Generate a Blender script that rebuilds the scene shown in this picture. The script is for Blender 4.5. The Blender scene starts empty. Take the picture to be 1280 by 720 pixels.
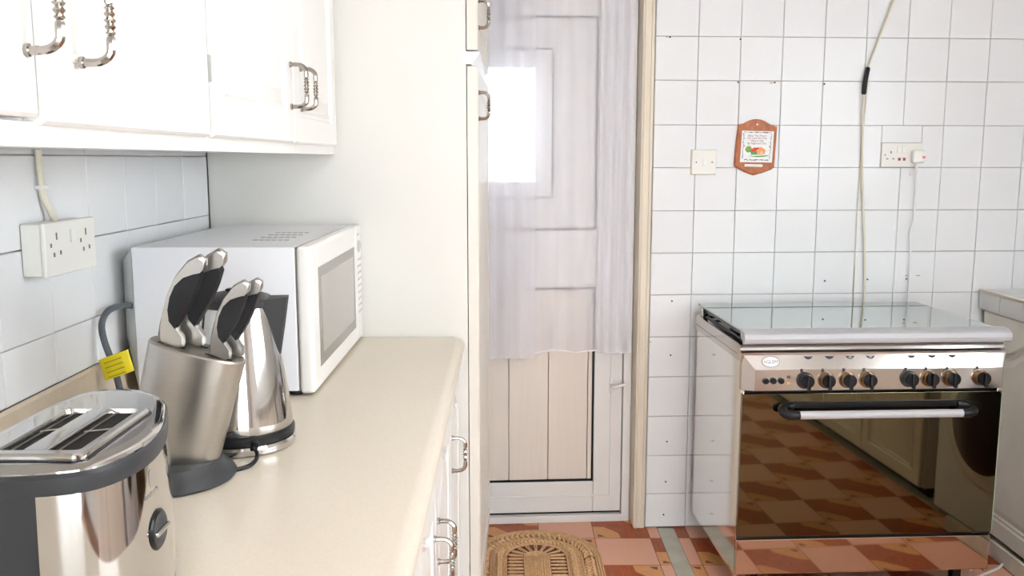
import bpy, bmesh, math, random
from mathutils import Matrix, Vector
random.seed(7)
C = bpy.context.scene.collection
PI = math.pi
# ------------------------------------------------------------------ camera
HC = 1.3766
cd = bpy.data.cameras.new('camera'); cam = bpy.data.objects.new('camera', cd); C.objects.link(cam)
rt = Vector((0.99998327, -0.00578492, 0.00003193)); up = Vector((0.0007882, 0.14171249, 0.98990755)); fw = rt.cross(up) * -1
M = Matrix((( rt.x, up.x, -fw.x, 0), (rt.y, up.y, -fw.y, 0), (rt.z, up.z, -fw.z, HC), (0, 0, 0, 1)))
if fw.y < 0:
    fw = -fw; M = Matrix(((rt.x, up.x, -fw.x, 0), (rt.y, up.y, -fw.y, 0), (rt.z, up.z, -fw.z, HC), (0, 0, 0, 1)))
cam.matrix_world = M
cd.sensor_width = 36; cd.lens = 1127.08 / 1280 * 36; cd.clip_start = 0.02
bpy.context.scene.camera = cam
# ------------------------------------------------------------------ world, lights, exposure
w = bpy.data.worlds.new('sky'); bpy.context.scene.world = w; w.use_nodes = True
w.node_tree.nodes['Background'].inputs[0].default_value = (0.86, 0.93, 1.0, 1)
w.node_tree.nodes['Background'].inputs[1].default_value = 4.5
def area(name, loc, rot, sx, sy, e, col):
    l = bpy.data.lights.new(name, 'AREA'); l.shape = 'RECTANGLE'; l.size = sx; l.size_y = sy; l.energy = e; l.color = col
    o = bpy.data.objects.new(name, l); C.objects.link(o); o.location = loc; o.rotation_euler = rot
    return o
area('daylight_side_window', (2.52, 0.45, 1.62), (0, PI/2, 0), 1.05, 2.1, 84, (0.94, 0.975, 1.0))
area('rear_fill_light', (0.75, -2.42, 1.0), (PI/2, 0, 0), 1.9, 1.9, 94, (0.93, 0.975, 1.0))  # fill light added behind the camera to brighten the left and lower areas
area('ceiling_fill_light', (0.75, 0.9, 2.44), (0, 0, 0), 0.5, 0.5, 18, (1.0, 0.97, 0.93))  # added overhead fill for the room, brightens the right-hand cabinet fronts
vs = bpy.context.scene.view_settings
vs.view_transform = 'Standard'; vs.look = 'None'; vs.exposure = -0.22; vs.gamma = 1; vs.use_curve_mapping = False

# ------------------------------------------------------------------ materials
def mat(name, col, rough=0.5, metal=0.0, noise=0.0, nscale=20, bump=0.0, bscale=200, stretch=(1, 1, 1), vary=0.0, trans=0.0, ior=1.45, emit=None, coat=0.0, aniso=None, spec=0.5):
    m = bpy.data.materials.new(name); m.use_nodes = True; nt = m.node_tree; N = nt.nodes; L = nt.links
    b = N['Principled BSDF']
    b.inputs['Base Color'].default_value = (*col, 1); b.inputs['Roughness'].default_value = rough; b.inputs['Metallic'].default_value = metal
    b.inputs['Transmission Weight'].default_value = trans; b.inputs['IOR'].default_value = ior; b.inputs['Coat Weight'].default_value = coat
    b.inputs['Specular IOR Level'].default_value = spec
    if emit: b.inputs['Emission Color'].default_value = (*emit[0], 1); b.inputs['Emission Strength'].default_value = emit[1]
    tc = N.new('ShaderNodeTexCoord'); mp = N.new('ShaderNodeMapping'); mp.inputs['Scale'].default_value = stretch
    L.new(tc.outputs['Object'], mp.inputs['Vector'])
    src = None
    if noise:
        n = N.new('ShaderNodeTexNoise'); n.inputs['Scale'].default_value = nscale; n.inputs['Detail'].default_value = 4
        L.new(mp.outputs['Vector'], n.inputs['Vector'])
        r = N.new('ShaderNodeMapRange'); r.inputs['From Min'].default_value = 0.3; r.inputs['From Max'].default_value = 0.7
        r.inputs['To Min'].default_value = 1 - noise; r.inputs['To Max'].default_value = 1 + noise * 0.4
        L.new(n.outputs['Fac'], r.inputs['Value']); src = r.outputs[0]
    if vary:
        oi = N.new('ShaderNodeObjectInfo'); r2 = N.new('ShaderNodeMapRange'); r2.inputs['To Min'].default_value = 1 - vary; r2.inputs['To Max'].default_value = 1
        L.new(oi.outputs['Random'], r2.inputs['Value'])
        if src:
            mu = N.new('ShaderNodeMath'); mu.operation = 'MULTIPLY'; L.new(src, mu.inputs[0]); L.new(r2.outputs[0], mu.inputs[1]); src = mu.outputs[0]
        else: src = r2.outputs[0]
    if src:
        hv = N.new('ShaderNodeHueSaturation'); hv.inputs['Color'].default_value = (*col, 1)
        L.new(src, hv.inputs['Value']); L.new(hv.outputs[0], b.inputs['Base Color'])
    if bump:
        n2 = N.new('ShaderNodeTexNoise'); n2.inputs['Scale'].default_value = bscale; n2.inputs['Detail'].default_value = 3
        L.new(mp.outputs['Vector'], n2.inputs['Vector'])
        bp = N.new('ShaderNodeBump'); bp.inputs['Strength'].default_value = bump; bp.inputs['Distance'].default_value = 0.002
        L.new(n2.outputs['Fac'], bp.inputs['Height']); L.new(bp.outputs[0], b.inputs['Normal'])
    return m
TILE = mat('glazed_tile', (0.82, 0.825, 0.835), 0.18, spec=.2, noise=0.02, nscale=5, bump=0.12, bscale=9, vary=0.035)
GROUT = mat('grout', (0.50, 0.46, 0.41), 0.9, noise=0.3, nscale=6)
CREAM = mat('cream_paint', (0.745, 0.725, 0.68), 0.45, noise=0.015, nscale=3)
PLASTER = mat('white_plaster', (0.82, 0.80, 0.77), 0.8)
TALLD = mat('cream_door_paint', (0.74, 0.695, 0.62), 0.35)
DOORW = mat('white_cabinet', (0.83, 0.82, 0.79), 0.3, noise=0.01, nscale=4)
OLDW = mat('aged_cream_cabinet', (0.86, 0.81, 0.72), 0.4, noise=0.08, nscale=5)
WORK = mat('beige_laminate', (0.72, 0.64, 0.53), 0.32, noise=0.05, nscale=260)
UPST = mat('beige_upstand', (0.62, 0.52, 0.40), 0.4, noise=0.06, nscale=30)
JAMB = mat('cream_wood', (0.78, 0.69, 0.56), 0.5, noise=0.08, nscale=6, stretch=(8, 8, .6))
UPVC = mat('white_upvc', (0.80, 0.775, 0.75), 0.35)
PLANKM = mat('beige_door_plank', (0.80, 0.71, 0.63), 0.5, noise=0.03, nscale=8, stretch=(10, 10, .5))
BRUSH = mat('brushed_steel', (0.50, 0.475, 0.445), 0.30, 1.0, noise=0.06, nscale=30, stretch=(1, 1, 30), bump=0.05, bscale=60)
STEEL = mat('polished_steel', (0.60, 0.585, 0.57), 0.07, 1.0)
STOVES = mat('stove_steel', (0.56, 0.525, 0.495), 0.13, 1.0, noise=0.06, nscale=5)
SIDES = mat('stove_side_steel', (0.80, 0.77, 0.74), 0.09, 1.0)
MIRDR = mat('drawer_steel', (0.54, 0.44, 0.36), 0.05, 1.0)
OVENG = mat('oven_mirror_glass', (0.14, 0.122, 0.076), 0.03, 1.0)
CHROME = mat('chrome', (0.42, 0.39, 0.36), 0.14, 1.0)
ALU = mat('matt_aluminium', (0.50, 0.50, 0.52), 0.5, 0.0)
BLACK = mat('black_plastic', (0.012, 0.012, 0.014), 0.3, spec=.35)
DGREY = mat('dark_grey_plastic', (0.040, 0.042, 0.046), 0.42, spec=.35)
GRIP = mat('black_rubber_grip', (0.018, 0.018, 0.02), 0.55, spec=.3, bump=.2, bscale=900)
DARK = mat('dark_recess', (0.012, 0.011, 0.01), 0.8)
WPL = mat('white_plastic', (0.83, 0.82, 0.79), 0.3)
WMET = mat('white_enamel', (0.83, 0.84, 0.88), 0.25)
IVORY = mat('ivory_plastic', (0.80, 0.785, 0.735), 0.35)
GREYP = mat('pale_grey_print', (0.55, 0.55, 0.53), 0.6)
SLOTB = mat('socket_slot', (0.22, 0.19, 0.16), 0.7)
MWG = mat('microwave_window', (0.23, 0.215, 0.20), 0.12)
MWGI = mat('microwave_mesh', (0.38, 0.355, 0.325), 0.18, noise=.05, nscale=500)
ETCH = mat('etched_print', (0.28, 0.25, 0.22), 0.7)
YEL = mat('yellow_tag', (0.88, 0.72, 0.01), 0.45)
YELD = mat('yellow_tag_print', (0.50, 0.40, 0.02), 0.5)
CORDG = mat('grey_cord', (0.09, 0.105, 0.12), 0.5)
CORDC = mat('cream_cable', (0.70, 0.66, 0.53), 0.5)
CORDW = mat('white_cord', (0.78, 0.78, 0.79), 0.4)
BRASS = mat('brass', (0.75, 0.6, 0.35), 0.25, 1.0)
REDL = mat('red_indicator', (0.30, 0.01, 0.03), 0.3)
PINK = mat('pink_sticker', (0.85, 0.25, 0.27), 0.5)
RUST = mat('rust_stain', (0.55, 0.40, 0.18), 0.8)
WOODP = mat('plaque_wood', (0.47, 0.14, 0.045), 0.4, noise=0.35, nscale=60, stretch=(1, 1, .5))
PAPER = mat('print_white', (0.82, 0.83, 0.83), 0.5)
INK = mat('print_ink', (0.05, 0.05, 0.07), 0.6)
INKR = mat('print_maroon', (0.33, 0.07, 0.10), 0.6)
PGRN = mat('print_green', (0.12, 0.33, 0.07), 0.6)
PGRN2 = mat('print_light_green', (0.22, 0.42, 0.10), 0.6)
PRED = mat('print_red', (0.75, 0.06, 0.03), 0.6)
PORG = mat('print_orange', (0.85, 0.36, 0.12), 0.6)
PPNK = mat('print_pink', (0.85, 0.5, 0.42), 0.6)
BURN = mat('scorched_brass', (0.30, 0.21, 0.12), 0.3, 1.0, noise=.5, nscale=40)
JUTE = mat('jute', (0.74, 0.46, 0.24), 0.9, noise=0.22, nscale=90, bump=.5, bscale=350)
JUTED = mat('dark_red_jute', (0.20, 0.065, 0.045), 0.9, noise=0.3, nscale=100)
FPINK = mat('floor_pink', (0.80, 0.42, 0.29), 0.28, spec=.3, noise=0.05, nscale=120, vary=.06)
FCRM = mat('floor_tan', (0.74, 0.35, 0.13), 0.28, spec=.3, noise=0.08, nscale=50, vary=.08)
FBRN = mat('floor_brown', (0.44, 0.09, 0.022), 0.28, spec=.3, noise=0.28, nscale=14, stretch=(9, 1.5, 1), vary=.08)
FDRK = mat('floor_dark_triangle', (0.19, 0.055, 0.03), 0.4)
FMRB = mat('floor_marble', (0.52, 0.50, 0.41), 0.2, noise=0.12, nscale=18)
FGRT = mat('floor_grout', (0.25, 0.12, 0.07), 0.8)
TGREY = mat('counter_edge_tile', (0.74, 0.73, 0.71), 0.2, vary=.05)
TRIMC = mat('cream_edge_trim', (0.74, 0.66, 0.52), 0.5)
GLS = mat('lid_glass', (0.46, 0.51, 0.50), 0.015, 0.9)
PANEG = mat('pane_glass', (0.95, 0.97, 0.98), 0.12, trans=1.0, ior=1.3)
# sheer curtain
CURT = bpy.data.materials.new('sheer_curtain'); CURT.use_nodes = True
nt = CURT.node_tree; N = nt.nodes; L = nt.links; N.remove(N['Principled BSDF'])
tr = N.new('ShaderNodeBsdfTransparent'); df = N.new('ShaderNodeBsdfDiffuse'); tl = N.new('ShaderNodeBsdfTranslucent')
df.inputs[0].default_value = (0.96, 0.945, 0.99, 1); tl.inputs[0].default_value = (0.95, 0.94, 0.99, 1)
m1 = N.new('ShaderNodeMixShader'); m1.inputs[0].default_value = 0.3; L.new(df.outputs[0], m1.inputs[1]); L.new(tl.outputs[0], m1.inputs[2])
m2 = N.new('ShaderNodeMixShader'); L.new(tr.outputs[0], m2.inputs[1]); L.new(m1.outputs[0], m2.inputs[2])
tc = N.new('ShaderNodeTexCoord'); mp = N.new('ShaderNodeMapping'); mp.inputs['Scale'].default_value = (11, 8, .5)
nz = N.new('ShaderNodeTexNoise'); nz.inputs['Scale'].default_value = 1.5; mr = N.new('ShaderNodeMapRange')
mr.inputs['From Min'].default_value = .3; mr.inputs['From Max'].default_value = .7; mr.inputs['To Min'].default_value = 0.42; mr.inputs['To Max'].default_value = 0.50
L.new(tc.outputs['Object'], mp.inputs[0]); L.new(mp.outputs[0], nz.inputs[0]); L.new(nz.outputs[0], mr.inputs[0]); L.new(mr.outputs[0], m2.inputs[0])
L.new(m2.outputs[0], N['Material Output'].inputs[0])

# ------------------------------------------------------------------ mesh builder
class MB:
    def __init__(s): s.bm = bmesh.new()
    def poly(s, pts, mi=0):
        f = s.bm.faces.new([s.bm.verts.new(p) for p in pts]); f.material_index = mi; return s
    def box(s, x0, x1, y0, y1, z0, z1, bev=0, seg=2, mi=0):
        v = [s.bm.verts.new((x, y, z)) for x in (x0, x1) for y in (y0, y1) for z in (z0, z1)]
        fs = [s.bm.faces.new([v[i] for i in q]) for q in ((0, 1, 3, 2), (4, 6, 7, 5), (0, 4, 5, 1), (2, 3, 7, 6), (0, 2, 6, 4), (1, 5, 7, 3))]
        for f in fs: f.material_index = mi
        if bev:
            es = list({e for f in fs for e in f.edges})
            r = bmesh.ops.bevel(s.bm, geom=es, offset=bev, segments=seg, profile=0.5, affect='EDGES')
            for f in r['faces']: f.material_index = mi
        return s
    def rings(s, rs, cap0=True, cap1=True, closed=False, mi=0):
        V = [[s.bm.verts.new(p) for p in r] for r in rs]; n = len(V[0])
        pairs = list(zip(V, V[1:])) + ([(V[-1], V[0])] if closed else [])
        for a, b in pairs:
            for i in range(n):
                s.bm.faces.new((a[i], a[(i + 1) % n], b[(i + 1) % n], b[i])).material_index = mi
        if not closed:
            if cap0: s.bm.faces.new(list(reversed(V[0]))).material_index = mi
            if cap1: s.bm.faces.new(V[-1]).material_index = mi
        return s
    def prism(s, prof, f, lo, hi, mi=0):          # f(p, q, t) -> point
        return s.rings([[f(p, q, lo) for p, q in prof], [f(p, q, hi) for p, q in prof]], mi=mi)
    def lathe(s, prof, c, n=32, f=None, cap=True, mi=0):
        rs = [[(c[0] + r * math.cos(2 * PI * i / n), c[1] + r * math.sin(2 * PI * i / n), c[2] + z) for i in range(n)] for r, z in prof]
        if f: rs = [[f(p) for p in r] for r in rs]
        return s.rings(rs, cap, cap, mi=mi)
    def tube(s, pts, rad, n=8, closed=False, mi=0):
        P = [Vector(p) for p in pts]; R = rad if isinstance(rad, (list, tuple)) else [rad] * len(P)
        m = len(P); T = []
        for i in range(m):
            if closed: t = P[(i + 1) % m] - P[i - 1]
            else: t = P[min(i + 1, m - 1)] - P[max(i - 1, 0)]
            T.append(t.normalized())
        u = T[0].orthogonal().normalized(); rs = []
        for i in range(m):
            u = (u - T[i] * u.dot(T[i])).normalized(); v = T[i].cross(u)
            rs.append([P[i] + (u * math.cos(2 * PI * k / n) + v * math.sin(2 * PI * k / n)) * R[i] for k in range(n)])
        return s.rings(rs, closed=closed, mi=mi)
    def xf(s, f):
        for v in s.bm.verts: v.co = f(v.co)
        return s
def cyl(c, d, r, h, n=24, mb=None, r2=None):
    mb = mb or MB(); d = Vector(d).normalized(); c = Vector(c); u = d.orthogonal().normalized(); v = d.cross(u)
    r2 = r if r2 is None else r2
    return mb.rings([[c + d * t + (u * math.cos(2 * PI * k / n) + v * math.sin(2 * PI * k / n)) * q for k in range(n)] for t, q in ((0, r), (h, r2))])
def smooth(pts, k=6):
    P = [Vector(p) for p in pts]; P = [P[0] * 2 - P[1]] + P + [P[-1] * 2 - P[-2]]; out = []
    for i in range(1, len(P) - 2):
        for j in range(k):
            t = j / k; a, b, c, d = P[i - 1], P[i], P[i + 1], P[i + 2]
            out.append(0.5 * ((2 * b) + (c - a) * t + (2 * a - 5 * b + 4 * c - d) * t * t + (3 * b - a - 3 * c + d) * t ** 3))
    out.append(P[-2]); return out
# frames: world (None) or a back-wall frame: x = along wall, y = into wall, z up
AW = 0.05704192; NW = Vector((-math.sin(AW), math.cos(AW), 0)) * 3.2
BW = Matrix.Translation(NW) @ Matrix.Rotation(AW, 4, 'Z')
OFF = {}
def mesh(name, mb, mats, ang=35):
    me = bpy.data.meshes.new(name); bmesh.ops.recalc_face_normals(mb.bm, faces=mb.bm.faces[:]); mb.bm.to_mesh(me); mb.bm.free()
    for m in (mats if isinstance(mats, (list, tuple)) else [mats]): me.materials.append(m)
    me.shade_smooth(); me.set_sharp_from_angle(angle=math.radians(ang)); return me
def tag(o, label, cat, group=None):
    o['label'] = label; o['category'] = cat
    if group: o['group'] = group
def place(o, org, frame, rot=0):
    o.location = (frame @ Vector(org)) if frame else Vector(org)
    o.rotation_euler = (0, 0, (AW if frame else 0) + rot)
def thing(name, label, cat, org, frame=None, group=None, rot=0):
    o = bpy.data.objects.new(name, None); C.objects.link(o); place(o, org, frame, rot); tag(o, label, cat, group)
    o.empty_display_size = 0.05; OFF[o] = Vector((0, 0, 0)) if rot else Vector(org); return o
def wn(o):
    m = o.modifiers.new('weighted_normals', 'WEIGHTED_NORMAL'); m.keep_sharp = True; m.weight = 100
def part(name, mb, mats, parent, label=None, ang=35):
    off = OFF[parent]
    if off.length: mb.xf(lambda p: p - off)
    o = bpy.data.objects.new(name, mesh(name, mb, mats, ang)); C.objects.link(o); o.parent = parent; OFF[o] = off; wn(o)
    if label: o['label'] = label
    return o
def solo(name, mb, mats, org, frame=None, label=None, cat=None, group=None, kind=None, ang=35):
    off = Vector(org); mb.xf(lambda p: p - off)
    o = bpy.data.objects.new(name, mesh(name, mb, mats, ang)); C.objects.link(o); place(o, org, frame); OFF[o] = off; wn(o)
    if label: tag(o, label, cat, group)
    if kind: o['kind'] = kind
    return o
def struct(name, mb, mats, frame=None, org=(0, 0, 0), label=None): 
    o = solo(name, mb, mats, org, frame, kind='structure')
    if label: o['label'] = label
    return o
def text(name, s, size, mt, parent, fn, ext=0.0002, label=None, sx=1.0):
    cu = bpy.data.curves.new('t', 'FONT'); cu.body = s; cu.size = size; cu.align_x = 'CENTER'; cu.extrude = ext; cu.resolution_u = 2
    o = bpy.data.objects.new('t', cu); C.objects.link(o); bpy.context.view_layer.update()
    me = bpy.data.meshes.new_from_object(o.evaluated_get(bpy.context.evaluated_depsgraph_get())); bpy.data.objects.remove(o)
    mb = MB(); mb.bm.from_mesh(me); mb.xf(lambda p: fn(p.x * sx, p.y, p.z)); bpy.data.meshes.remove(me)
    return part(name, mb, mt, parent, label)
def inst(src, parent, loc, scale=(1, 1, 1), rot=(0, 0, 0)):
    o = src.copy(); C.objects.link(o); o.parent = parent; o.location = loc; o.scale = scale; o.rotation_euler = rot; return o

# ------------------------------------------------------------------ room shell
ZC = 2.5
struct('ceiling', MB().box(-0.95, 2.55, -2.5, 3.6, ZC, ZC + .1), PLASTER)
b = MB()
b.box(0.70, 2.75, 0.004, 0.16, 0, ZC); b.box(-0.75, -0.27, 0.004, 0.16, 0, ZC); b.box(-0.27, 0.70, 0.004, 0.16, 2.06, ZC)
wall_back = struct('wall_back', b, GROUT, BW)
struct('wall_left', MB().box(-0.95, -0.796, -2.5, 3.4, 0, ZC), GROUT)
wall_left = bpy.data.objects['wall_left']
b = MB()   # right wall with window opening Y 0..2.1, z 1.08..2.15
b.box(2.38, 2.50, -2.5, -0.6, 0, ZC); b.box(2.38, 2.50, 1.5, 3.6, 0, ZC); b.box(2.38, 2.50, -0.6, 1.5, 0, 1.08); b.box(2.38, 2.50, -0.6, 1.5, 2.15, ZC)
struct('wall_right', b, PLASTER)
b = MB()
b.box(-0.796, -0.2, -2.4, -2.3, 0, ZC); b.box(1.7, 2.38, -2.4, -2.3, 0, ZC); b.box(-0.2, 1.7, -2.4, -2.3, 2.15, ZC)
struct('wall_rear', b, PLASTER)
def window(name, ax, lo, hi, z0, z1, pos):
    b = MB(); g = MB(); t = .05
    def bx(m, a0, a1, zz0, zz1, d0, d1):
        if ax == 'y': m.box(pos + d0, pos + d1, a0, a1, zz0, zz1)
        else: m.box(a0, a1, pos + d0, pos + d1, zz0, zz1)
    for a0, a1, c0, c1 in ((lo, hi, z0, z0 + t), (lo, hi, z1 - t, z1), (lo, lo + t, z0 + t, z1 - t), (hi - t, hi, z0 + t, z1 - t)): bx(b, a0, a1, c0, c1, 0, .05)
    k = 3; wd = (hi - lo) / k
    for i in range(1, k): bx(b, lo + wd * i - .025, lo + wd * i + .025, z0 + t, z1 - t, 0, .05)
    o = struct(name, b, UPVC)
    for i in range(k):
        g = MB(); bx(g, lo + wd * i + .03, lo + wd * (i + 1) - .03, z0 + t, z1 - t, .02, .026); part('pane', g, PANEG, o)
window('window_1', 'y', -0.6, 1.5, 1.08, 2.15, 2.41)
window('rear_fill_opening', 'x', -0.2, 1.7, 0.0, 2.15, -2.37)  # unseen glazed opening added behind the camera to let light in low down

# wall tiles, back wall (each tile a piece)
def tile_mesh(name, w_, h_, mt=TILE, g=.0008, t=.009):
    m = MB(); r = []
    for ins, d in ((g, t), (g, .0016), (g + .0014, 0)):
        r.append([(ins, d, ins), (w_ - ins, d, ins), (w_ - ins, d, h_ - ins), (ins, d, h_ - ins)])
    m.rings(r, cap0=False); return mesh(name, m, mt, 20)
rows = [0, .1341, .2823, .4332, .583, .7328, .8877, 1.0405, 1.1924, 1.346, 1.4953, 1.6498, 1.8005, 1.951, 2.10]
cols = [.703] + [.8548 + .1509 * k for k in range(12)]
TM = tile_mesh('tile', .15, .15); first = None
def put_tile(x0, x1, z0, z1, par=wall_back, fl=True):
    global first
    o = bpy.data.objects.new('tile', TM); C.objects.link(o); o.parent = par
    o.location = (x0, -.0045, z0); o.scale = ((x1 - x0) / .15, 1, (z1 - z0) / .15)
    if fl: o.rotation_euler = (random.uniform(-.004, .004), 0, random.uniform(-.004, .004))
    return o
for j in range(len(rows) - 1):
    for i in range(len(cols) - 1):
        x0, x1, z0, z1 = cols[i], cols[i + 1], rows[j], rows[j + 1]
        if j == 9 and i in (5, 6):       # around the double socket
            if i == 5: put_tile(x0, 1.532, z0, z1); put_tile(1.532, 1.682, 1.4345, z1); put_tile(1.682, cols[7], z0, z1)
            continue
        if j == 0: z0 = .004
        put_tile(x0, x1, z0, z1)
# screw holes and stains
def disc(x, z, r, y=-.0062): return cyl((x, y + .004, z), (0, -1, 0), r, .0045, 8)
for k, (x, z) in enumerate([(.7835, .865), (.7835, .664), (.778, .3365), (.777, .181), (.772, .052), (.753, 1.797), (1.003, 1.792), (1.000, 1.6445), (1.132, 1.644), (1.312, 1.640),
                            (1.349, .9345), (1.509, .9385), (1.6565, .939)]):
    part('screw_hole', disc(x, z, .0032), INK, wall_back)
for x, z, wd in ((1.12, 1.643, .012), (.743, 1.798, .008), (1.70, .951, .014), (1.655, .952, .008), (.708, .715, .006)):
    part('rust_mark', MB().box(x - wd / 2, x + wd / 2, -.0062, -.002, z - .002, z + .002), RUST, wall_back)
# left wall tiles
yc = [.08, .243, .406, .569, .732, .895, 1.058, 1.221, 1.384, 1.547, 1.706, 1.873, 2.037, 2.215, 2.393]
zr = [.987, 1.0765, 1.2295, 1.383, 1.536]
for j in range(4):
    for i in range(len(yc) - 1):
        o = bpy.data.objects.new('tile', TM); C.objects.link(o); o.parent = wall_left
        o.location = (-.7875, yc[i], zr[j]); o.scale = ((yc[i + 1] - yc[i]) / .15, 1, (zr[j + 1] - zr[j]) / .15)
        o.rotation_euler = (0, random.uniform(-.003, .003), PI / 2 + random.uniform(-.004, .004))
# corner dark joint at the tall panel
# ------------------------------------------------------------------ floor
floor = struct('floor', MB().box(-.95, 2.5, -2.5, 3.6, -.06, -.0025), FGRT)
def clip_tile(polys, a, bq, px, py):
    m = MB()
    for pts, mi, z in polys: m.poly([(x * px, y * py, z) for x, y in pts], mi)
    for lim, nrm in ((a, -1), (bq, 1)):
        bmesh.ops.bisect_plane(m.bm, geom=m.bm.verts[:] + m.bm.edges[:] + m.bm.faces[:], plane_co=(lim * px, 0, 0), plane_no=(nrm, 0, 0), clear_outer=True)
    m.xf(lambda p: p - Vector((a * px, 0, 0))); return m
g = .006
PAT = [([(g, g), (.47, g), (.45, .22), (.2, .47), (g, .47)], 1, 0), ([(1 - g, 1 - g), (.53, 1 - g), (.55, .78), (.8, .53), (1 - g, .53)], 1, 0),
       ([(.47, g), (1 - g, g), (1 - g, .53), (.8, .53), (.55, .78), (.53, 1 - g), (g, 1 - g), (g, .47), (.2, .47), (.45, .22)], 0, 0),
       ([(.06, .06), (.2, .06), (.13, .13), (.075, .16)], 2, .0003), ([(.94, .94), (.80, .94), (.86, .87), (.925, .84)], 2, .0003)]
PATF = [([(g, 1 - g), (.53, 1 - g), (.50, .86), (.13, .57), (g, .55)], 1, 0), ([(1 - g, g), (.47, g), (.50, .14), (.87, .43), (1 - g, .45)], 1, 0),
        ([(g, g), (.47, g), (.50, .14), (.87, .43), (1 - g, .45), (1 - g, 1 - g), (.53, 1 - g), (.50, .86), (.13, .57), (g, .55)], 0, 0),
        ([(.06, .94), (.2, .94), (.13, .87), (.075, .84)], 2, .0003), ([(.94, .06), (.80, .06), (.86, .13), (.925, .16)], 2, .0003)]
PLN = [([(g, g), (1 - g, g), (1 - g, 1 - g), (g, 1 - g)], 3, 0)]
FM = [FBRN, FCRM, FDRK, FPINK]
PX, PY = .2035, .221
fcache = {}
def ftile(x, y, a, bq, par):
    fl = y < 2.6; key = (par, fl, round(a, 2), round(bq, 2))
    if key not in fcache: fcache[key] = mesh('tile', clip_tile(PLN if par else (PATF if fl else PAT), a, bq, PX, PY), FM)
    o = bpy.data.objects.new('tile', fcache[key]); C.objects.link(o); o.parent = floor; o.location = (x, y, random.uniform(0, .0004))
for j in range(-2, 25):
    y = 3.139 - PY * (j + 1) + .0
    for i in range(-1, 2): ftile(.118 + PX * i, y, 0, 1, (i + j) % 2 == 1)
    ftile(.525, y, 0, .19, (2 + j) % 2 == 1)
    ftile(.628, y, .79, 1, (2 + j) % 2 == 0)
    for i in range(6): ftile(.671 + PX * i, y, 0, 1 if i < 5 else .35, (3 + i + j) % 2 == 0)
part('marble_strip', MB().box(.5655, .6265, -2.3, 3.232, -.0025, .0003), FMRB, floor)
part('marble_strip', MB().box(1.764, 1.83, -2.3, 3.3, -.0025, .0002), FMRB, floor)

# ------------------------------------------------------------------ panelled door builder
def door_mb(o, A, Nn, w_, h_, t=.02, fr=.055, arch=0.0, dp=1.0):
    o = Vector(o); A = Vector(A).normalized(); Nn = Vector(Nn).normalized(); Z = Vector((0, 0, 1)); n = 17
    def ring(i, d, ar):
        pts = [(i, i), (w_ - i, i)]
        for k in range(n):
            s = k / (n - 1); x = w_ - i - s * (w_ - 2 * i); q = abs(2 * s - 1)
            hump = 0.5 + 0.5 * math.cos(PI * min(1, q / .72))
            pts.append((x, h_ - i - ar * (1 - hump)))
        return [o + A * a + Z * bb + Nn * d for a, bb in pts]
    rs = [ring(0, -t, 0), ring(0, -.004, 0), ring(.004, 0, 0), ring(fr, 0, arch), ring(fr + .004, -.005 * dp, arch), ring(fr + .010, -.0055 * dp, arch), ring(fr + .014, -.002 * dp, arch),
          ring(fr + .020, -.006 * dp, arch), ring(fr + .045, -.001, arch), ring(fr + .048, -.0005, arch)]
    return MB().rings(rs)
def handle_mb(foot, up_, out, ln=.092, pr=.032, r=.0042):
    f = Vector(foot); U = Vector(up_).normalized(); O = Vector(out).normalized(); pts = []; rr = []
    def P(a, d, q): pts.append(f + U * a + O * d); rr.append(q)
    P(0, 0, r * 1.5); P(0, .004, r * 1.5); P(0, .005, r * 1.1); P(0, .014, r * 1.0)
    for k in range(1, 6):
        th = k / 5 * PI / 2; P(.014 * (1 - math.cos(th)), .014 + (pr - .014) * math.sin(th), r * (1 + .15 * k / 5))
    m = ln / 2
    for a, q in ((-.018, 1.15), (-.015, .75), (-.0125, 1.35), (-.010, .75), (-.0065, 1.45), (-.003, .8), (0, 1.55), (.003, .8), (.0065, 1.45), (.010, .75), (.0125, 1.35), (.015, .75), (.018, 1.15)):
        P(m + a, pr, r * q)
    for k in range(5, 0, -1):
        th = k / 5 * PI / 2; P(ln - .014 * (1 - math.cos(th)), .014 + (pr - .014) * math.sin(th), r * (1 + .15 * k / 5))
    P(ln, .014, r); P(ln, .005, r * 1.1); P(ln, .004, r * 1.5); P(ln, 0, r * 1.5)
    return MB().tube(pts, rr, 8)

# ------------------------------------------------------------------ back door (structure), in wall frame, plane y=+.08
d1 = struct('door_1', MB().box(-.262, -.235, .07, .15, 0, 2.055).box(.626, .655, .07, .15, 0, 2.055).box(-.235, .626, .07, .15, 2.02, 2.055).box(-.235, .626, .066, .15, 0, .028, .003), UPVC, BW)
o_ = part('door_leaf', MB().box(.5165, .6235, .082, .125, .036, 2.01, .004).box(-.2325, -.108, .082, .125, .036, 2.01, .004).box(-.108, .5165, .082, .125, .036, .158, .004)
     .box(-.108, .5165, .082, .125, .905, 1.119, .004).box(-.108, .5165, .082, .125, 1.878, 2.01, .004), UPVC, d1)
part('glazing_bead', MB().box(.5785, .5835, .078, .083, .10, 1.95, .001).box(-.19, .5785, .078, .083, .098, .103, .001), UPVC, d1)
part('gasket', MB().box(.509, .5155, .0835, .1, .159, .904).box(-.107, .5155, .0835, .1, .1585, .166).box(.5115, .5165, .0812, .1, 1.119, 1.878).box(-.107, .5165, .0812, .1, 1.119, 1.1245).box(-.107, .5165, .0812, .1, 1.8735, 1.8785).box(-.107, .5155, .0812, .1, .899, .9045), DARK, d1)
part('threshold_shadow_gap', MB().box(-.235, .6235, .09, .11, .0282, .0355), DARK, d1)
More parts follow.
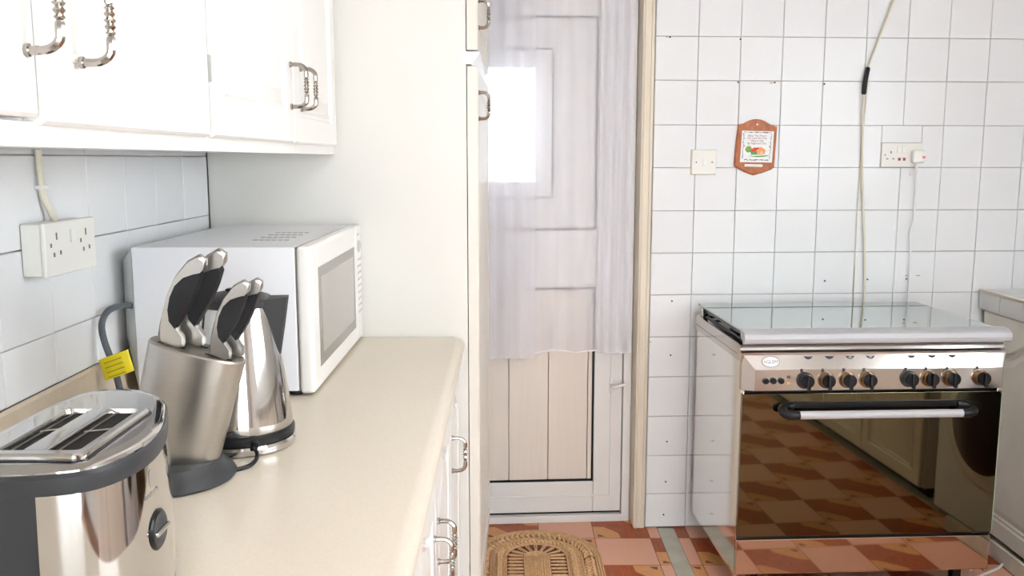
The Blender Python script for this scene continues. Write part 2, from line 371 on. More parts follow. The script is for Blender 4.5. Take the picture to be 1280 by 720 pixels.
for k in range(5):
    x0 = .5135 - .0 - .149 * (k + 1) + .128; x1 = x0 + .149
    x1 = min(x1, .509)
    part('plank', MB().box(max(x0, -.107) + .001, x1 - .001, .087, .105, .166, .899, .002), PLANKM, d1)
part('plank', MB().box(.4935, .509, .0855, .105, .166, .899, .002), PLANKM, d1)
part('door_light_backing', MB().box(-.235, .6235, .126, .150, .03, 1.20).box(-.235, .6235, .126, .150, 1.80, 2.02).box(.36, .6235, .126, .150, 1.20, 1.80).box(-.235, .01, .126, .150, 1.20, 1.80), PLANKM, d1)  # unseen backing added to block outside light leaking between the planks
part('upper_panel', MB().box(-.107, .0135, .09, .11, 1.124, 1.874).box(.353, .513, .09, .11, 1.124, 1.874).box(.0135, .353, .09, .11, 1.763, 1.874).box(.0135, .353, .09, .11, 1.124, 1.239), UPVC, d1)
wf = part('window_frame', MB().box(.29, .353, .083, .115, 1.239, 1.763, .004).box(.0135, .075, .083, .115, 1.239, 1.763, .004).box(.075, .29, .083, .115, 1.70, 1.763, .004).box(.075, .29, .083, .115, 1.239, 1.295, .004), UPVC, d1)
part('window_gasket', MB().box(.352, .3565, .0822, .1, 1.2365, 1.7655).box(.0135, .3525, .0822, .1, 1.762, 1.7665).box(.0135, .3525, .0822, .1, 1.2355, 1.240), DARK, d1)
part('pane', MB().box(.075, .29, .098, .104, 1.295, 1.70), PANEG, wf)
hb = part('door_handle', MB().box(.574, .590, .076, .083, .505, .562, .004, 3), WPL, d1)
part('lever', MB().tube(smooth([(.582, .078, .532), (.582, .060, .532), (.588, .050, .532), (.605, .046, .537), (.628, .046, .545)]), .0065, 8), WPL, hb)
struct('trim_1', MB().box(.6575, .70, -.006, .16, 0, 2.105, .004).box(.664, .670, -.010, 0, .001, 2.10, .002).box(.688, .694, -.010, 0, .001, 2.10, .002), JAMB, BW)
struct('trim_2', MB().box(-.27, .70, -.006, .16, 2.06, 2.12, .004), JAMB, BW)
# sheer curtain
b = MB(); nu, nz_ = 170, 14; V = []
def fold(u, s):
    k = .5 + .5 * math.exp(-((u - .14) / .13) ** 2) + .6 * math.exp(-((u - .56) / .09) ** 2)
    return .0042 * k * (math.sin(u * 62 + 1.6 * math.sin(u * 17) + .35 * s) + .45 * math.sin(u * 118 + 2 + .5 * s))
for j in range(nz_ + 1):
    s = j / nz_; row = []
    for i in range(nu + 1):
        t = i / nu; u = -.16 + t * (.803 - .0 * s)
        if t == 1: pass
        zb = .673 + .004 * math.sin(u * 40) + (-.014 if u < .285 else 0) * min(1, max(0, (.285 - u) / .02)) + .004 * math.sin(u * 17 + 1)
        z = 2.03 + (zb - 2.03) * s
        row.append(b.bm.verts.new((u + .02 * (s - 1) * t, .030 + fold(u, s * 2), z)))
    V.append(row)
for j in range(nz_):
    for i in range(nu): b.bm.faces.new((V[j][i], V[j][i + 1], V[j + 1][i + 1], V[j + 1][i]))
hem = [V[nz_][i].co.copy() for i in range(nu + 1)]
def extra(u0, u1, yy, zb_):
    m = MB(); W_ = []
    for j in range(9):
        W_.append([m.bm.verts.new((u0 + (u1 - u0) * i / 40, yy + .004 * math.sin(i * .55 + j * .1), 2.03 + (zb_ - 2.03) * j / 8)) for i in range(41)])
    for j in range(8):
        for i in range(40): m.bm.faces.new((W_[j][i], W_[j][i + 1], W_[j + 1][i + 1], W_[j + 1][i]))
    return m
ct = thing('sheer_curtain', 'sheer white curtain hanging over the glazed back door', 'curtain', (.25, .03, .66), BW)
part('curtain_fabric', b, CURT, ct, ang=180)
part('overlapping_fold', extra(.08, .285, .012, .656), CURT, ct, ang=180); part('overlapping_fold', extra(.515, .640, .014, .672), CURT, ct, ang=180)
part('hem', MB().tube(hem[::2], .0022, 5), mat('hem_cloth', (.82, .80, .84), .8), ct)
part('curtain_rod', MB().tube([(-.262, .03, 2.033), (.655, .03, 2.033)], .006, 10), WPL, ct)

# ------------------------------------------------------------------ switch, socket, plaque, cables on the tile wall
t = thing('light_switch', 'square white light switch on the tiled wall left of the plaque', 'switch', (.884, -.004, 1.365), BW)
part('back_box', MB().box(.838, .930, -.010, -.0045, 1.3205, 1.4095, .001), TRIMC, t)
part('plate', MB().box(.8405, .9285, -.016, -.010, 1.323, 1.408, .0025, 2), IVORY, t)
part('rocker', MB().box(.878, .892, -.0195, -.016, 1.352, 1.376, .0015), WPL, t)
part('screw', cyl((.856, -.016, 1.365), (0, -1, 0), .0028, .0006, 10), SLOTB, t); part('screw', cyl((.913, -.016, 1.365), (0, -1, 0), .0028, .0006, 10), SLOTB, t)
t = thing('wall_socket', 'white double socket on the tiled wall above the stove', 'socket', (1.608, -.004, 1.389), BW)
part('plate', MB().box(1.5325, 1.6825, -.014, .003, 1.3475, 1.4335, .0025, 2), IVORY, t)
for x in (1.597, 1.615): part('rocker', MB().box(x - .0085, x + .0075, -.0165, -.014, 1.398, 1.422, .001), WPL, t)
for x in (1.598, 1.616): part('indicator', MB().box(x - .0045, x + .0045, -.0152, -.014, 1.3705, 1.3805), REDL, t)
for x, z, a_, b_ in ((1.566, 1.400, .0022, .0045), (1.5445, 1.391, .002, .003), (1.553, 1.377, .004, .002), (1.576, 1.377, .004, .002)):
    part('slot', MB().box(x - a_, x + a_, -.0146, -.0135, z - b_, z + b_), SLOTB, t)
t = thing('power_plug', 'white plug with pink mark pushed into the double wall socket', 'plug', (1.661, -.014, 1.381), BW)
part('plug_body', MB().box(1.637, 1.681, -.040, -.0168, 1.362, 1.408, .007, 3), WPL, t)
part('plug_mark', MB().box(1.6695, 1.681, -.0406, -.0398, 1.378, 1.387), PINK, t)
part('cord', MB().tube(smooth([(1.655, -.03, 1.365), (1.657, -.03, 1.33), (1.660, -.025, 1.24), (1.6625, -.02, 1.16), (1.651, -.02, 1.11), (1.658, -.018, 1.05), (1.6605, -.018, .98), (1.660, -.018, .90), (1.661, -.018, .80)]), .0036, 8), CORDW, t)
part('cord_grip', MB().tube([(1.655, -.03, 1.366), (1.656, -.03, 1.345)], [.0065, .0045], 8), WPL, t)
part('cord_clip', MB().box(1.642, 1.655, -.014, -.005, 1.318, 1.323, .001).box(1.640, 1.660, -.012, -.005, 1.323, 1.330, .001), WPL, t)
pts = smooth([(1.575, -.02, 2.04), (1.543, -.015, 1.93), (1.462, -.016, 1.693), (1.4555, -.018, 1.655), (1.4525, -.018, 1.61), (1.455, -.016, 1.50), (1.461, -.014, 1.36), (1.474, -.014, 1.20), (1.485, -.014, 1.08), (1.4935, -.014, .95), (1.4985, -.014, .80), (1.499, -.014, .72)])
t = thing('wall_cable', 'cream cable hanging down the tiled wall to behind the stove, joined with black tape', 'cable', (1.475, -.014, 1.2), BW)
part('cable', MB().tube(pts, .0042, 8), CORDC, t)
part('tape_joint', MB().tube(smooth([(1.463, -.017, 1.698), (1.4575, -.018, 1.67), (1.453, -.019, 1.64), (1.4515, -.018, 1.603)]), [.005] + [.0085] * 17 + [.006], 10), BLACK, t)
t = thing('cable_shadow_line', 'thin cream strand standing in for the shadow of the taped cable on the tiles', 'cable', (1.45, -.006, 1.2), BW)
part('cable', MB().tube(smooth([(1.470, -.0075, 1.66), (1.462, -.0075, 1.5), (1.457, -.0075, 1.3), (1.455, -.0075, 1.1), (1.459, -.0075, .95), (1.461, -.0075, .75)]), .0018, 6), CORDC, t)  # strand modelled where the taped cable's shadow falls on the tiles
# plaque
def pq(X, Y): return ((X / 9 - 26) * .00303 + 1.0632, 1.428 - (Y / 9 - 36) * .00284)
t = thing('wall_plaque', 'small wooden plaque with a printed house blessing on the tiled wall', 'plaque', (1.065, -.005, 1.42), BW)
out = [(60, 102), (110, 97), (160, 68), (205, 50), (250, 44), (295, 50), (340, 66), (400, 104), (475, 130), (470, 300), (460, 580), (430, 606), (330, 645), (237, 670), (140, 632), (34, 570), (28, 548), (42, 300)]
b = MB(); P0 = [pq(*q) for q in out]; cx = sum(p[0] for p in P0) / len(P0); cz = sum(p[1] for p in P0) / len(P0)
b.rings([[(x, -.005, z) for x, z in P0], [(x, -.013, z) for x, z in P0], [(cx + (x - cx) * .955, -.016, cz + (z - cz) * .965) for x, z in P0]])
part('board', b, WOODP, t)
def flat(name, pts, mt, y, th=.0003, par=None):
    P_ = [pq(*q) for q in pts]; return part(name, MB().rings([[(x, y, z) for x, z in P_], [(x, y - th, z) for x, z in P_]]), mt, par)
pt = flat('picture_panel', [(98, 172), (440, 180), (430, 528), (85, 522)], PAPER, -.016, .0012, t)
OFF[pt] = OFF[t]; y = -.0173
flat('name_strip', [(140, 543), (332, 549), (328, 577), (136, 571)], PAPER, -.016, .0006, t)
flat('picture_tree', [(150, 410), (135, 385), (145, 355), (170, 340), (195, 348), (208, 372), (202, 402), (180, 420)], PGRN2, y, par=pt)
flat('picture_trunk', [(175, 415), (190, 415), (190, 445), (172, 445)], PAPER, y - .0003, par=pt)
flat('picture_lawn', [(165, 448), (230, 455), (390, 445), (380, 455), (330, 464), (250, 466), (205, 458)], PGRN, y, par=pt)
flat('picture_wall', [(195, 405), (290, 395), (290, 440), (200, 440)], PGRN, y, par=pt)
flat('picture_gable', [(305, 352), (355, 385), (350, 432), (262, 440), (265, 400)], PORG, y - .0001, par=pt)
flat('picture_roof', [(228, 360), (300, 360), (250, 402), (180, 405)], PRED, y - .0003, par=pt)
flat('picture_door', [(295, 410), (315, 400), (330, 412), (330, 440), (293, 442)], PPNK, y - .0004, par=pt)
b = MB(); rnd = random.Random(3)
def dot(X, Y, r_=9):
    x, z = pq(X, Y); q = r_ * .00033
    b.box(x - q, x + q, y - .0003, y, z - q * .7, z + q * .7)
for k in range(17): dot(130 + k * 17, 190 + rnd.uniform(-6, 6), rnd.uniform(4, 8)); dot(135 + k * 15.5, 497 + rnd.uniform(-5, 5), rnd.uniform(4, 8))
for k in range(17): dot(118 - k * .6 + rnd.uniform(-4, 4), 205 + k * 17, rnd.uniform(4, 7)); dot(412 - k * .6 + rnd.uniform(-4, 4), 205 + k * 17, rnd.uniform(4, 7))
part('printed_border', b, INK, pt)
for X, Y in ((127, 342), (397, 350)): flat('border_flower', [(X - 8, Y), (X, Y - 8), (X + 8, Y), (X, Y + 8)], PRED, y - .0003, par=pt)
for s_, X, Y in (('Bless This House', 263, 238), ('Oh Lord We Pray', 262, 266), ('Make it Safe', 262, 295), ('By Night and Day', 260, 323)):
    x, z = pq(X, Y); text('lettering', s_, .0098, INKR, pt, lambda a, c, d, x=x, z=z: Vector((x + a, y - .0003 - d, z + c)), sx=.98)
x, z = pq(234, 568); text('lettering', 'HOME SWEET HOME', .0062, INK, t, lambda a, c, d: Vector((x + a, -.0168 - d, z + c))) if False else None
b = MB()
for k in range(15):
    x, z = pq(150 + k * 12, 560 + k * .3); b.box(x - .0011, x + .0009, -.0170, -.0165, z - (.0012 if k % 3 else .002), z + .0012)
part('strip_print', b, GREYP, t)
x, z = pq(258, 103); part('hanging_hole', cyl((x, -.0162, z), (0, -1, 0), .0035, .0006, 12), PAPER, t)

# ------------------------------------------------------------------ stove
SR = -.012
st = thing('gas_stove', 'wide stainless steel gas stove with closed glass lid and mirrored oven door', 'stove', (1.265, -.33, 0), BW, rot=SR)
SW = .405; YF = -.27; YR = .27
b = MB().box(-SW, -SW + .012, YF, YR - .012, .085, .772, .003)
part('side_panel', b, SIDES, st, 'mirror-polished side panel reflecting the tiles')
part('side_panel', MB().box(SW - .012, SW, YF, YR - .012, .085, .772, .003), SIDES, st)
part('carcass', MB().box(-SW + .012, SW - .012, YF + .03, YR - .012, .09, .76), DGREY, st)
# hob rim: raised trim with a drop-front profile
prof = [(YF - .006, .785), (YF - .006, .800), (YF + .006, .806), (YF + .014, .822), (YF + .03, .824), (YF + .03, .79), (YR, .79), (YR, .772), (YF - .002, .772)]
part('hob_rim', MB().prism(prof, lambda p, q, t_: (t_, p, q), -SW - .004, SW + .004), STOVES, st)
part('hob_rim', MB().box(-SW - .004, -SW + .016, YF + .03, YR, .79, .824, .002), STOVES, st); part('hob_rim', MB().box(SW - .016, SW + .004, YF + .03, YR, .79, .824, .002), STOVES, st)
part('hob_tray', MB().box(-SW + .016, SW - .016, YF + .03, YR - .01, .791, .797), BRUSH, st)
for (bx_, by_, br) in ((-.27, -.12, .03), (-.27, .12, .045), (0, 0, .06), (.27, -.12, .045), (.27, .12, .03)):
    bn = part('burner', MB().lathe([(br + .012, 0), (br + .012, .006), (br, .008), (br, .016), (br * .8, .018)], (bx_, by_, .797), 24), DGREY, st)
for gx in (-.27, 0, .27):
    gs = part('pan_support', MB().tube([(gx - .115, -.21, .826), (gx + .115, -.21, .826), (gx + .115, .2, .826), (gx - .115, .2, .826)], .0045, 6, closed=True), BLACK, st)
    for fy in (-.12, .12):
        for dx, dy in ((1, 0), (-1, 0), (0, 1), (0, -1)):
            q = .115 if dx else .085
            part('pan_support_finger', MB().tube([(gx + dx * q, fy + dy * q, .826), (gx + dx * .03, fy + dy * .03, .826)], .004, 6), BLACK, gs)
    for px_, py_ in ((-.115, -.21), (.115, -.21), (-.115, .2), (.115, .2)):
        part('pan_support_foot', MB().tube([(gx + px_, py_, .798), (gx + px_, py_, .826)], .0045, 6), BLACK, gs)
# lid
ld = part('lid', MB().box(-SW + .006, SW - .006, YF + .03, YR + .004, .857, .863, .001), GLS, st, 'grey tinted glass lid')
prof = [(YF - .002, .826), (YF - .012, .832), (YF - .016, .843), (YF - .012, .856), (YF + .004, .865), (YF + .036, .8665), (YF + .036, .8635), (YF + .03, .8635), (YF + .03, .857), (YF + .028, .842), (YF + .01, .836), (YF + .006, .826)]
part('lid_front_rail', MB().prism(prof, lambda p, q, t_: (t_, p, q), -SW + .002, SW + .014), ALU, ld)
part('lid_edge_strip', MB().box(-SW + .004, -SW + .012, YF + .036, YR - .10, .850, .8568, .001), BLACK, ld)
for sx in (-1, 1):
    part('lid_hinge', MB().box(sx * (SW - .016) - .010, sx * (SW - .016) + .010, YR - .055, YR - .02, .824, .856, .002), STOVES, st)
# control panel: chamfered face
def quadring(x0, x1, z0, z1, y): return [(x0, y, z0), (x1, y, z0), (x1, y, z1), (x0, y, z1)]
b = MB().rings([quadring(-SW, SW + .002, .686, .785, YF + .02), quadring(-SW, SW + .002, .686, .798, YF - .004), quadring(-SW + .034, SW - .016, .688, .752, YF - .024)])
cp = part('control_panel', b, STOVES, st, ang=15)
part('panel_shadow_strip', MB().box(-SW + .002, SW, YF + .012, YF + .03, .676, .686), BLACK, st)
yk = YF - .024
def pk(u): return u - 1.265 - .0
for k, u in enumerate((1.0435, 1.1078, 1.1722, 1.2345, 1.3623, 1.425, 1.4906, 1.5839)):
    x = pk(u) + .003; zk = .719 + .0003 * k
    kb = part('knob', cyl((x, yk, zk), (0, -1, 0), .0255 if k != 7 else .024, .004, 24), BURN if k not in (0, 4) else DGREY, st, 'scorched brass bezel' if k not in (0, 4) else None)
    part('knob_skirt', cyl((x, yk - .004, zk), (0, -1, 0), .0235, .012, 24, r2=.021), DGREY if k in (0, 4) else BURN, kb)
    part('knob_cap', cyl((x + .002, yk - .016, zk), (0, -1, 0), .0205, .008, 24, r2=.019), BLACK, kb)
    part('knob_grip', MB().box(x - .0035, x + .0075, yk - .034, yk - .022, zk - .024, zk + .021, .003), BLACK, kb)
    part('knob_tick', cyl((x - .012, yk, zk + .031), (0, -1, 0), .0045, .0005, 10), INK, cp)
for u in (.9226, .946, .9695): part('push_button', MB().lathe([(.0095, 0), (.0095, .006), (.0075, .009)], (0, 0, 0), 18, f=lambda p, u=u: (pk(u) + .004 + p[0], yk - p[2], .7185 + p[1])), BLACK, st)
part('indicator_lamp', cyl((pk(.996), yk, .729), (0, -1, 0), .0045, .003, 12), INK, st)
part('indicator_lamp', cyl((pk(.996), yk, .711), (0, -1, 0), .0045, .003, 12), PORG, st)
# symbols on the sloping upper face
sl = (.798 - .752, .020)
def sface(x, f, d=0): z = .752 + f * sl[0]; return Vector((x, YF - .024 + f * sl[1] - .0006 - d, z))
for k, u in enumerate((1.071, 1.136, 1.199, 1.262, 1.389, 1.452, 1.515)):
    x = pk(u) - .012
    b = MB().rings([[sface(x + a, f, dd) for a, f in ((-.014, .80), (.014, .80), (.007, .66), (0, .62), (-.007, .66))] for dd in (-.0004, .0006)])
    part('burner_symbol', b, INK, cp)
    if k in (2, 3): part('burner_symbol_center', MB().rings([[sface(x + a, f, dd) for a, f in ((-.006, .76), (.006, .76), (.003, .69), (-.003, .69))] for dd in (.0005, .0009)]), ALU, cp)
b = MB().rings([[sface(pk(.943) + r_ * math.cos(a), .5 + r_ * .60 * math.sin(a) / .05, dd) for a in [2 * PI * i / 28 for i in range(28)]] for r_, dd in ((.027, -.0003), (.027, .0008))])
bg = part('brand_badge', b, INK, cp)
part('badge_face', MB().rings([[sface(pk(.943) + r_ * math.cos(a), .5 + r_ * .60 * math.sin(a) / .05, dd) for a in [2 * PI * i / 28 for i in range(28)]] for r_, dd in ((.0255, .0007), (.0255, .0011))]), PAPER, bg) if False else None
part('badge_plate', MB().rings([[sface(pk(.943) + r_ * math.cos(a), .5 + r_ * .60 * math.sin(a) / .05, dd) for a in [2 * PI * i / 28 for i in range(28)]] for r_, dd in ((.0255, .0007), (.0255, .0011))]), PAPER, cp, 'white oval badge')
text('badge_lettering', 'GLEM', .0145, INK, cp, lambda a, c, d: sface(pk(.947) + a, .40 + c / .05, .0012 + d), sx=1.02)
part('badge_star', MB().rings([[sface(pk(.9245) + r_ * math.cos(a), .5 + r_ * math.sin(a) / .05, dd) for a in [PI / 2 + PI * i / 5 for i in range(10)] for r_ in [.0042 if round((a - PI / 2) / (PI / 5)) % 2 == 0 else .0018]] for dd in (.0011, .0016)]), PRED, cp)
# oven door
od = part('oven_door', MB().box(-SW + .001, SW - .003, YF - .012, YF + .012, .222, .675, .002), OVENG, st, 'dark mirror glass oven door')
part('door_edge_strip', MB().box(SW - .003, SW - .001, YF - .010, YF + .010, .224, .674), mat('glass_edge', (.45, .62, .45), .2), od)  # thin pale green strip along the right edge of the oven door
yh = YF - .055
part('handle_bar', MB().tube([(-.250, yh, .620), (.268, yh, .620)], .0125, 20), ALU, od)
for sx, xb in ((-1, -.255), (1, .268)):
    part('handle_bracket', MB().tube(smooth([(xb + sx * -.012, yh, .620), (xb + sx * .014, yh, .620), (xb + sx * .030, yh + .012, .624), (xb + sx * .028, yh + .03, .632), (xb + sx * .010, yh + .042, .636), (xb - sx * .008, yh + .0435, .637)]), .0138, 12), BLACK, od)
part('handle_back_rail', MB().box(-.245, .262, YF - .016, YF - .012, .630, .650, .001), BLACK, od)
part('door_seal', MB().box(-SW + .002, SW - .004, YF - .004, YF + .02, .213, .222), BLACK, st)
part('drawer', MB().box(-SW, SW - .004, YF - .010, YF + .012, .098, .212, .003), MIRDR, st, 'polished steel drawer front')
for sx in (-1, 1):
    for yy in (YF + .05, YR - .08):
        part('foot', MB().box(sx * (SW - .075) - .014, sx * (SW - .075) + .014, yy - .014, yy + .014, 0, .088, .003), BLACK, st)

# ------------------------------------------------------------------ right run
XR = 1.76
def world_back(x): return 3.2 / math.cos(AW) + math.tan(AW) * x
t = thing('base_cabinet', 'aged cream base cabinet with arched door right of the stove', 'cabinet', (2.06, 2.75, 0))
part('carcass', MB().box(XR + .022, 2.36, 2.60, 3.285, .02, .826), OLDW, t)
dd = part('door', door_mb((XR, 3.27, .025), (0, -1, 0), (-1, 0, 0), .66, .80, arch=.075, fr=.06, dp=1.9), OLDW, t)
part('toe_board', MB().box(1.70, 1.712, 2.1, 3.0, .0, .045, .002), OLDW, t) if False else None
solo('toe_board', MB().box(1.690, 1.703, 2.15, 2.99, .001, .058, .002), mat('bare_white_board', (.60, .56, .48), .5, noise=.1, nscale=20), (1.695, 2.6, 0), None, 'loose cream toe board lying on the floor beneath the right cabinet', 'board')
for k, pp in enumerate(([(1.56, 2.86, .006), (1.62, 2.93, .006), (1.69, 3.03, .008), (1.755, 3.08, .006)], [(1.54, 2.80, .006), (1.62, 2.85, .006), (1.678, 2.89, .007), (1.74, 2.96, .02), (1.755, 3.0, .008)], [(1.5, 2.95, .006), (1.58, 3.07, .006), (1.68, 3.09, .006), (1.75, 3.12, .006)])):
    solo('floor_cord', MB().tube(smooth(pp), .0042, 8), CORDW, pp[0], None, ('thin white cord on the floor between stove and toe board, middle of the three', 'white cord on the floor nearest the camera, ending at the toe board', 'white cord on the floor furthest back beside the stove')[k], 'cord', 'white cords on the floor by the stove')
ct2 = thing('tiled_worktop', 'white tiled worktop with cream edge trim on the right', 'worktop', (2.06, 2.7, .83))
part('slab', MB().box(XR - .008, 2.37, -.6, 3.285, .829, .893), GROUT, ct2)
TE = tile_mesh('edge_tile', .15, .066, TGREY)
for k in range(5):
    o = bpy.data.objects.new('tile', TE); C.objects.link(o); o.parent = ct2; o.location = Vector((XR - .0135, 3.285 - .14 * (k + 1) + .0, .8295)) - OFF[ct2]; o.rotation_euler = (0, 0, -PI / 2); o.location.y += .14; o.scale = (.14 / .15, 1, 1)
    for i in range(4):
        o = bpy.data.objects.new('tile', TM); C.objects.link(o); o.parent = ct2; o.rotation_euler = (-PI / 2, 0, 0); o.location = Vector((XR + .002 + .15 * i, 3.283 - .15 * k, .8985)) - OFF[ct2]
part('edge_trim', MB().box(XR - .018, XR + .002, 2.4, 3.28, .896, .903, .002), TRIMC, ct2)
# washing machine and further cabinets (seen in the oven door)
t = thing('washing_machine', 'white front-loading washing machine with black round door, mirrored in the oven door', 'washing machine', (2.06, 2.25, 0))
part('body', MB().box(XR + .0, 2.34, 1.945, 2.555, .015, .82, .012, 3), WMET, t)
fx = lambda p: (XR - p[2], 2.26 + p[0], .43 + p[1])
part('door_ring', MB().lathe([(.235, -.001), (.232, .014), (.20, .03), (.175, .028)], (0, 0, 0), 40, f=fx), WPL, t)
part('door_glass', MB().lathe([(.176, .026), (.17, .034), (.12, .05), (.04, .056)], (0, 0, 0), 40, f=fx), BLACK, t)
part('control_strip', MB().box(XR - .006, XR, 1.965, 2.535, .72, .80, .002), WPL, t); part('dial', cyl((XR - .006, 2.42, .76), (-1, 0, 0), .03, .02, 24), ALU, t)
for sx in (XR + .05, 2.29):
    for sy in (2.0, 2.5): part('foot', cyl((sx, sy, 0), (0, 0, 1), .02, .016, 12), BLACK, t)
for k, (y0, y1, lb) in enumerate(((.84, 1.84, 'cream base cabinet beside the washing machine, mirrored in the oven door'), (-.18, .82, 'cream base cabinet furthest along the right run, mirrored in the oven door'))):
    t = thing('base_cabinet', lb, 'cabinet', (2.06, (y0 + y1) / 2, 0))
    part('carcass', MB().box(XR + .022, 2.36, y0, y1, .04, .826), OLDW, t); part('plinth', MB().box(XR + .05, 2.3, y0, y1, 0, .04), DGREY, t)
    for q in (0, 1): 
        dq = part('door', door_mb((XR, y1 - .005 - q * .5, .045), (0, -1, 0), (-1, 0, 0), .49, .77, arch=.05), OLDW, t)
        part('handle', handle_mb((XR, y1 - .005 - q * .5 - (.45 if q == 0 else .04), .60), (0, 0, 1), (-1, 0, 0)), CHROME, dq)

# ------------------------------------------------------------------ left run: tall cabinet
XF = -.075; YP = 2.40
t = thing('tall_cabinet', 'tall cream cabinet with flat side panel between counter and back door', 'cabinet', (-.44, 2.75, 0))
part('side_panel', MB().box(-.787, -.1055, YP, YP + .018, 0, 2.46), CREAM, t)
part('carcass', MB().box(-.787, -.118, YP + .018, 3.10, .1, 2.46), DOORW, t); part('plinth', MB().box(-.78, -.17, YP + .018, 3.10, 0, .1), DOORW, t)
AX = (.0135, .70, 0)
dl = part('door', door_mb((XF, YP + .002, .1), AX, (1, 0, 0), .69, 1.515, t=.028, fr=.06), TALLD, t)
part('handle', handle_mb((XF, YP + .03, 1.482), (0, 0, 1), (1, 0, 0), ln=.068, pr=.028), CHROME, dl)
part('rail', MB().rings([[(x, yy, z) for x, z in ((-.118, 1.620), (-.092, 1.620), (-.075, 1.640), (-.070, 1.652), (-.118, 1.652))] for yy in (YP - .002, 3.09)]), DOORW, t)
du = part('door', door_mb((XF, YP - .004, 1.656), AX, (1, 0, 0), .695, .79, t=.028, fr=.06), TALLD, t)
part('handle', handle_mb((XF, YP + .03, 1.716), (0, 0, 1), (1, 0, 0), ln=.068, pr=.028), CHROME, du)

# ------------------------------------------------------------------ left base cabinets + worktop
XB = -.13; units = [(-.55, .075), (.08, .555), (.56, 1.08)]
for k, (y0, y1, hs, lb) in enumerate(((1.995, 2.385, ((2.04, 1),), 'white base cabinet next to the tall cabinet under the beige worktop'),
                       (1.07, 1.99, ((1.52, 0), (1.60, 1)), 'white base cabinet with a pair of doors in the middle of the left run'),
                       (.12, 1.065, ((.57, 0), (.62, 1)), 'white base cabinet nearest the camera under the beige worktop'))):
    t = thing('base_cabinet', lb, 'cabinet', (-.45, (y0 + y1) / 2, 0))
    part('carcass', MB().box(-.76, XB - .021, y0, y1, .1, .858), DOORW, t); part('plinth', MB().box(-.74, XB - .07, y0, y1, 0, .1), DOORW, t)
    if len(hs) == 1: ds = ((y0 + .002, y1 - .002, hs[0]),)
    else:
        ym = (hs[0][0] + hs[1][0]) / 2; ds = ((y0 + .002, ym - .002, hs[0]), (ym + .002, y1 - .002, hs[1]))
    for a_, c_, h_ in ds:
        dq = part('door', door_mb((XB, a_, .105), (0, 1, 0), (1, 0, 0), c_ - a_, .745, arch=.045), DOORW, t)
        part('handle', handle_mb((XB, h_[0], .650 if h_[0] > 2 else .630), (0, 0, 1), (1, 0, 0), ln=.080), CHROME, dq)
# worktop
b = MB(); prof = [(-.787, .864), (-.787, .90), (-.150, .90), (-.138, .9015), (-.128, .9005), (-.119, .897), (-.114, .889), (-.1125, .880), (-.115, .870), (-.122, .864)]
def wt(p, q, y): return (p, y, q)
rs = [[(p, -.25, q) for p, q in prof], [(p, 2.372, q) for p, q in prof], [(p if p < -.16 else -.16 + (p + .16) * .8, 2.386, q) for p, q in prof], [(p if p < -.16 else -.16 + (p + .16) * .35, 2.397, q) for p, q in prof]]
solo('worktop', b.rings(rs), WORK, (-.45, 1.1, .864), None, 'long beige laminate worktop with rounded front edge on the left', 'worktop')
prof = [(-.7865, .90), (-.7865, .987), (-.780, .989), (-.7755, .984), (-.7745, .925), (-.770, .9085), (-.758, .9005)]
solo('upstand', MB().prism(prof, wt, -.25, 2.395), UPST, (-.78, 1.1, .90), None, 'beige upstand strip along the back of the left worktop', 'upstand')

# ------------------------------------------------------------------ upper cabinets
XU = -.44
for k, (y0, y1, ds, lb) in enumerate(((1.375, 2.392, ((1.38, 1.90, 1.875, 1), (1.905, 2.37, 1.965, 0)), 'white wall cabinet next to the tall side panel, pair of doors with handles'),
                         (.33, 1.37, ((.335, .868, .850, 1), (.875, 1.366, .957, 0)), 'white wall cabinet nearest the camera with bright panelled doors'))):
    t = thing('wall_cabinet', lb, 'cabinet', (-.6, (y0 + y1) / 2, 1.41))
    part('carcass', MB().box(-.78, XU - .021, y0, y1, 1.412, 2.30), DOORW, t)
    part('light_rail', MB().box(XU - .028, XU - .010, y0 - (.0045 if k == 0 else 0), y1, 1.3875, 1.412, .002), DOORW, t)
    part('base_board', MB().box(-.78, XU - .028, y0, y1, 1.393, 1.410), DOORW, t)
    for q, (a_, c_, hy, _) in enumerate(ds):
        zb = 1.409 if not (k == 1 and q == 0) else 1.415
        dq = part('door', door_mb((XU, a_, zb), (0, 1, 0), (1, 0, 0), c_ - a_, .87), DOORW, t)
        part('handle', handle_mb((XU, hy, 1.482 if k == 0 else 1.475), (0, 0, 1), (1, 0, 0), ln=.084, pr=.033), CHROME, dq)
        if q == 1 - 1 and k == 0: part('hinge', MB().box(XU - .012, XU + .001, a_ - .003, a_ - .001, 1.49, 1.53), GREYP, t)

# ------------------------------------------------------------------ left wall socket box
t = thing('wall_socket', 'surface-mounted ivory double socket box on the left tiled wall', 'socket', (-.787, 1.54, 1.225))
part('back_box', MB().box(-.7865, -.754, 1.458, 1.632, 1.186, 1.272, .003), IVORY, t)
part('plate', MB().box(-.754, -.745, 1.456, 1.634, 1.184, 1.274, .003), IVORY, t)
part('rocker', MB().box(-.745, -.741, 1.538, 1.553, 1.236, 1.258, .0015), WPL, t)
for yy in (1.493, 1.597):
    for dy, dz, a_, b_ in ((0, .018, .002, .006), (-.020, .004, .0025, .0035), (-.011, -.012, .0025, .0035), (.011, -.010, .0025, .0035)):
        part('slot', MB().box(-.746, -.7445, yy + dy - a_, yy + dy + a_, 1.232 + dz - b_, 1.232 + dz + b_), SLOTB, t)
t = thing('socket_conduit', 'cream cable running from under the wall cabinet to the left wall socket', 'cable', (-.78, 1.53, 1.28))
part('cable', MB().tube(smooth([(-.779, 1.520, 1.392), (-.779, 1.522, 1.35), (-.778, 1.525, 1.315), (-.772, 1.535, 1.285), (-.768, 1.54, 1.268)]), .0058, 8), CORDC, t)
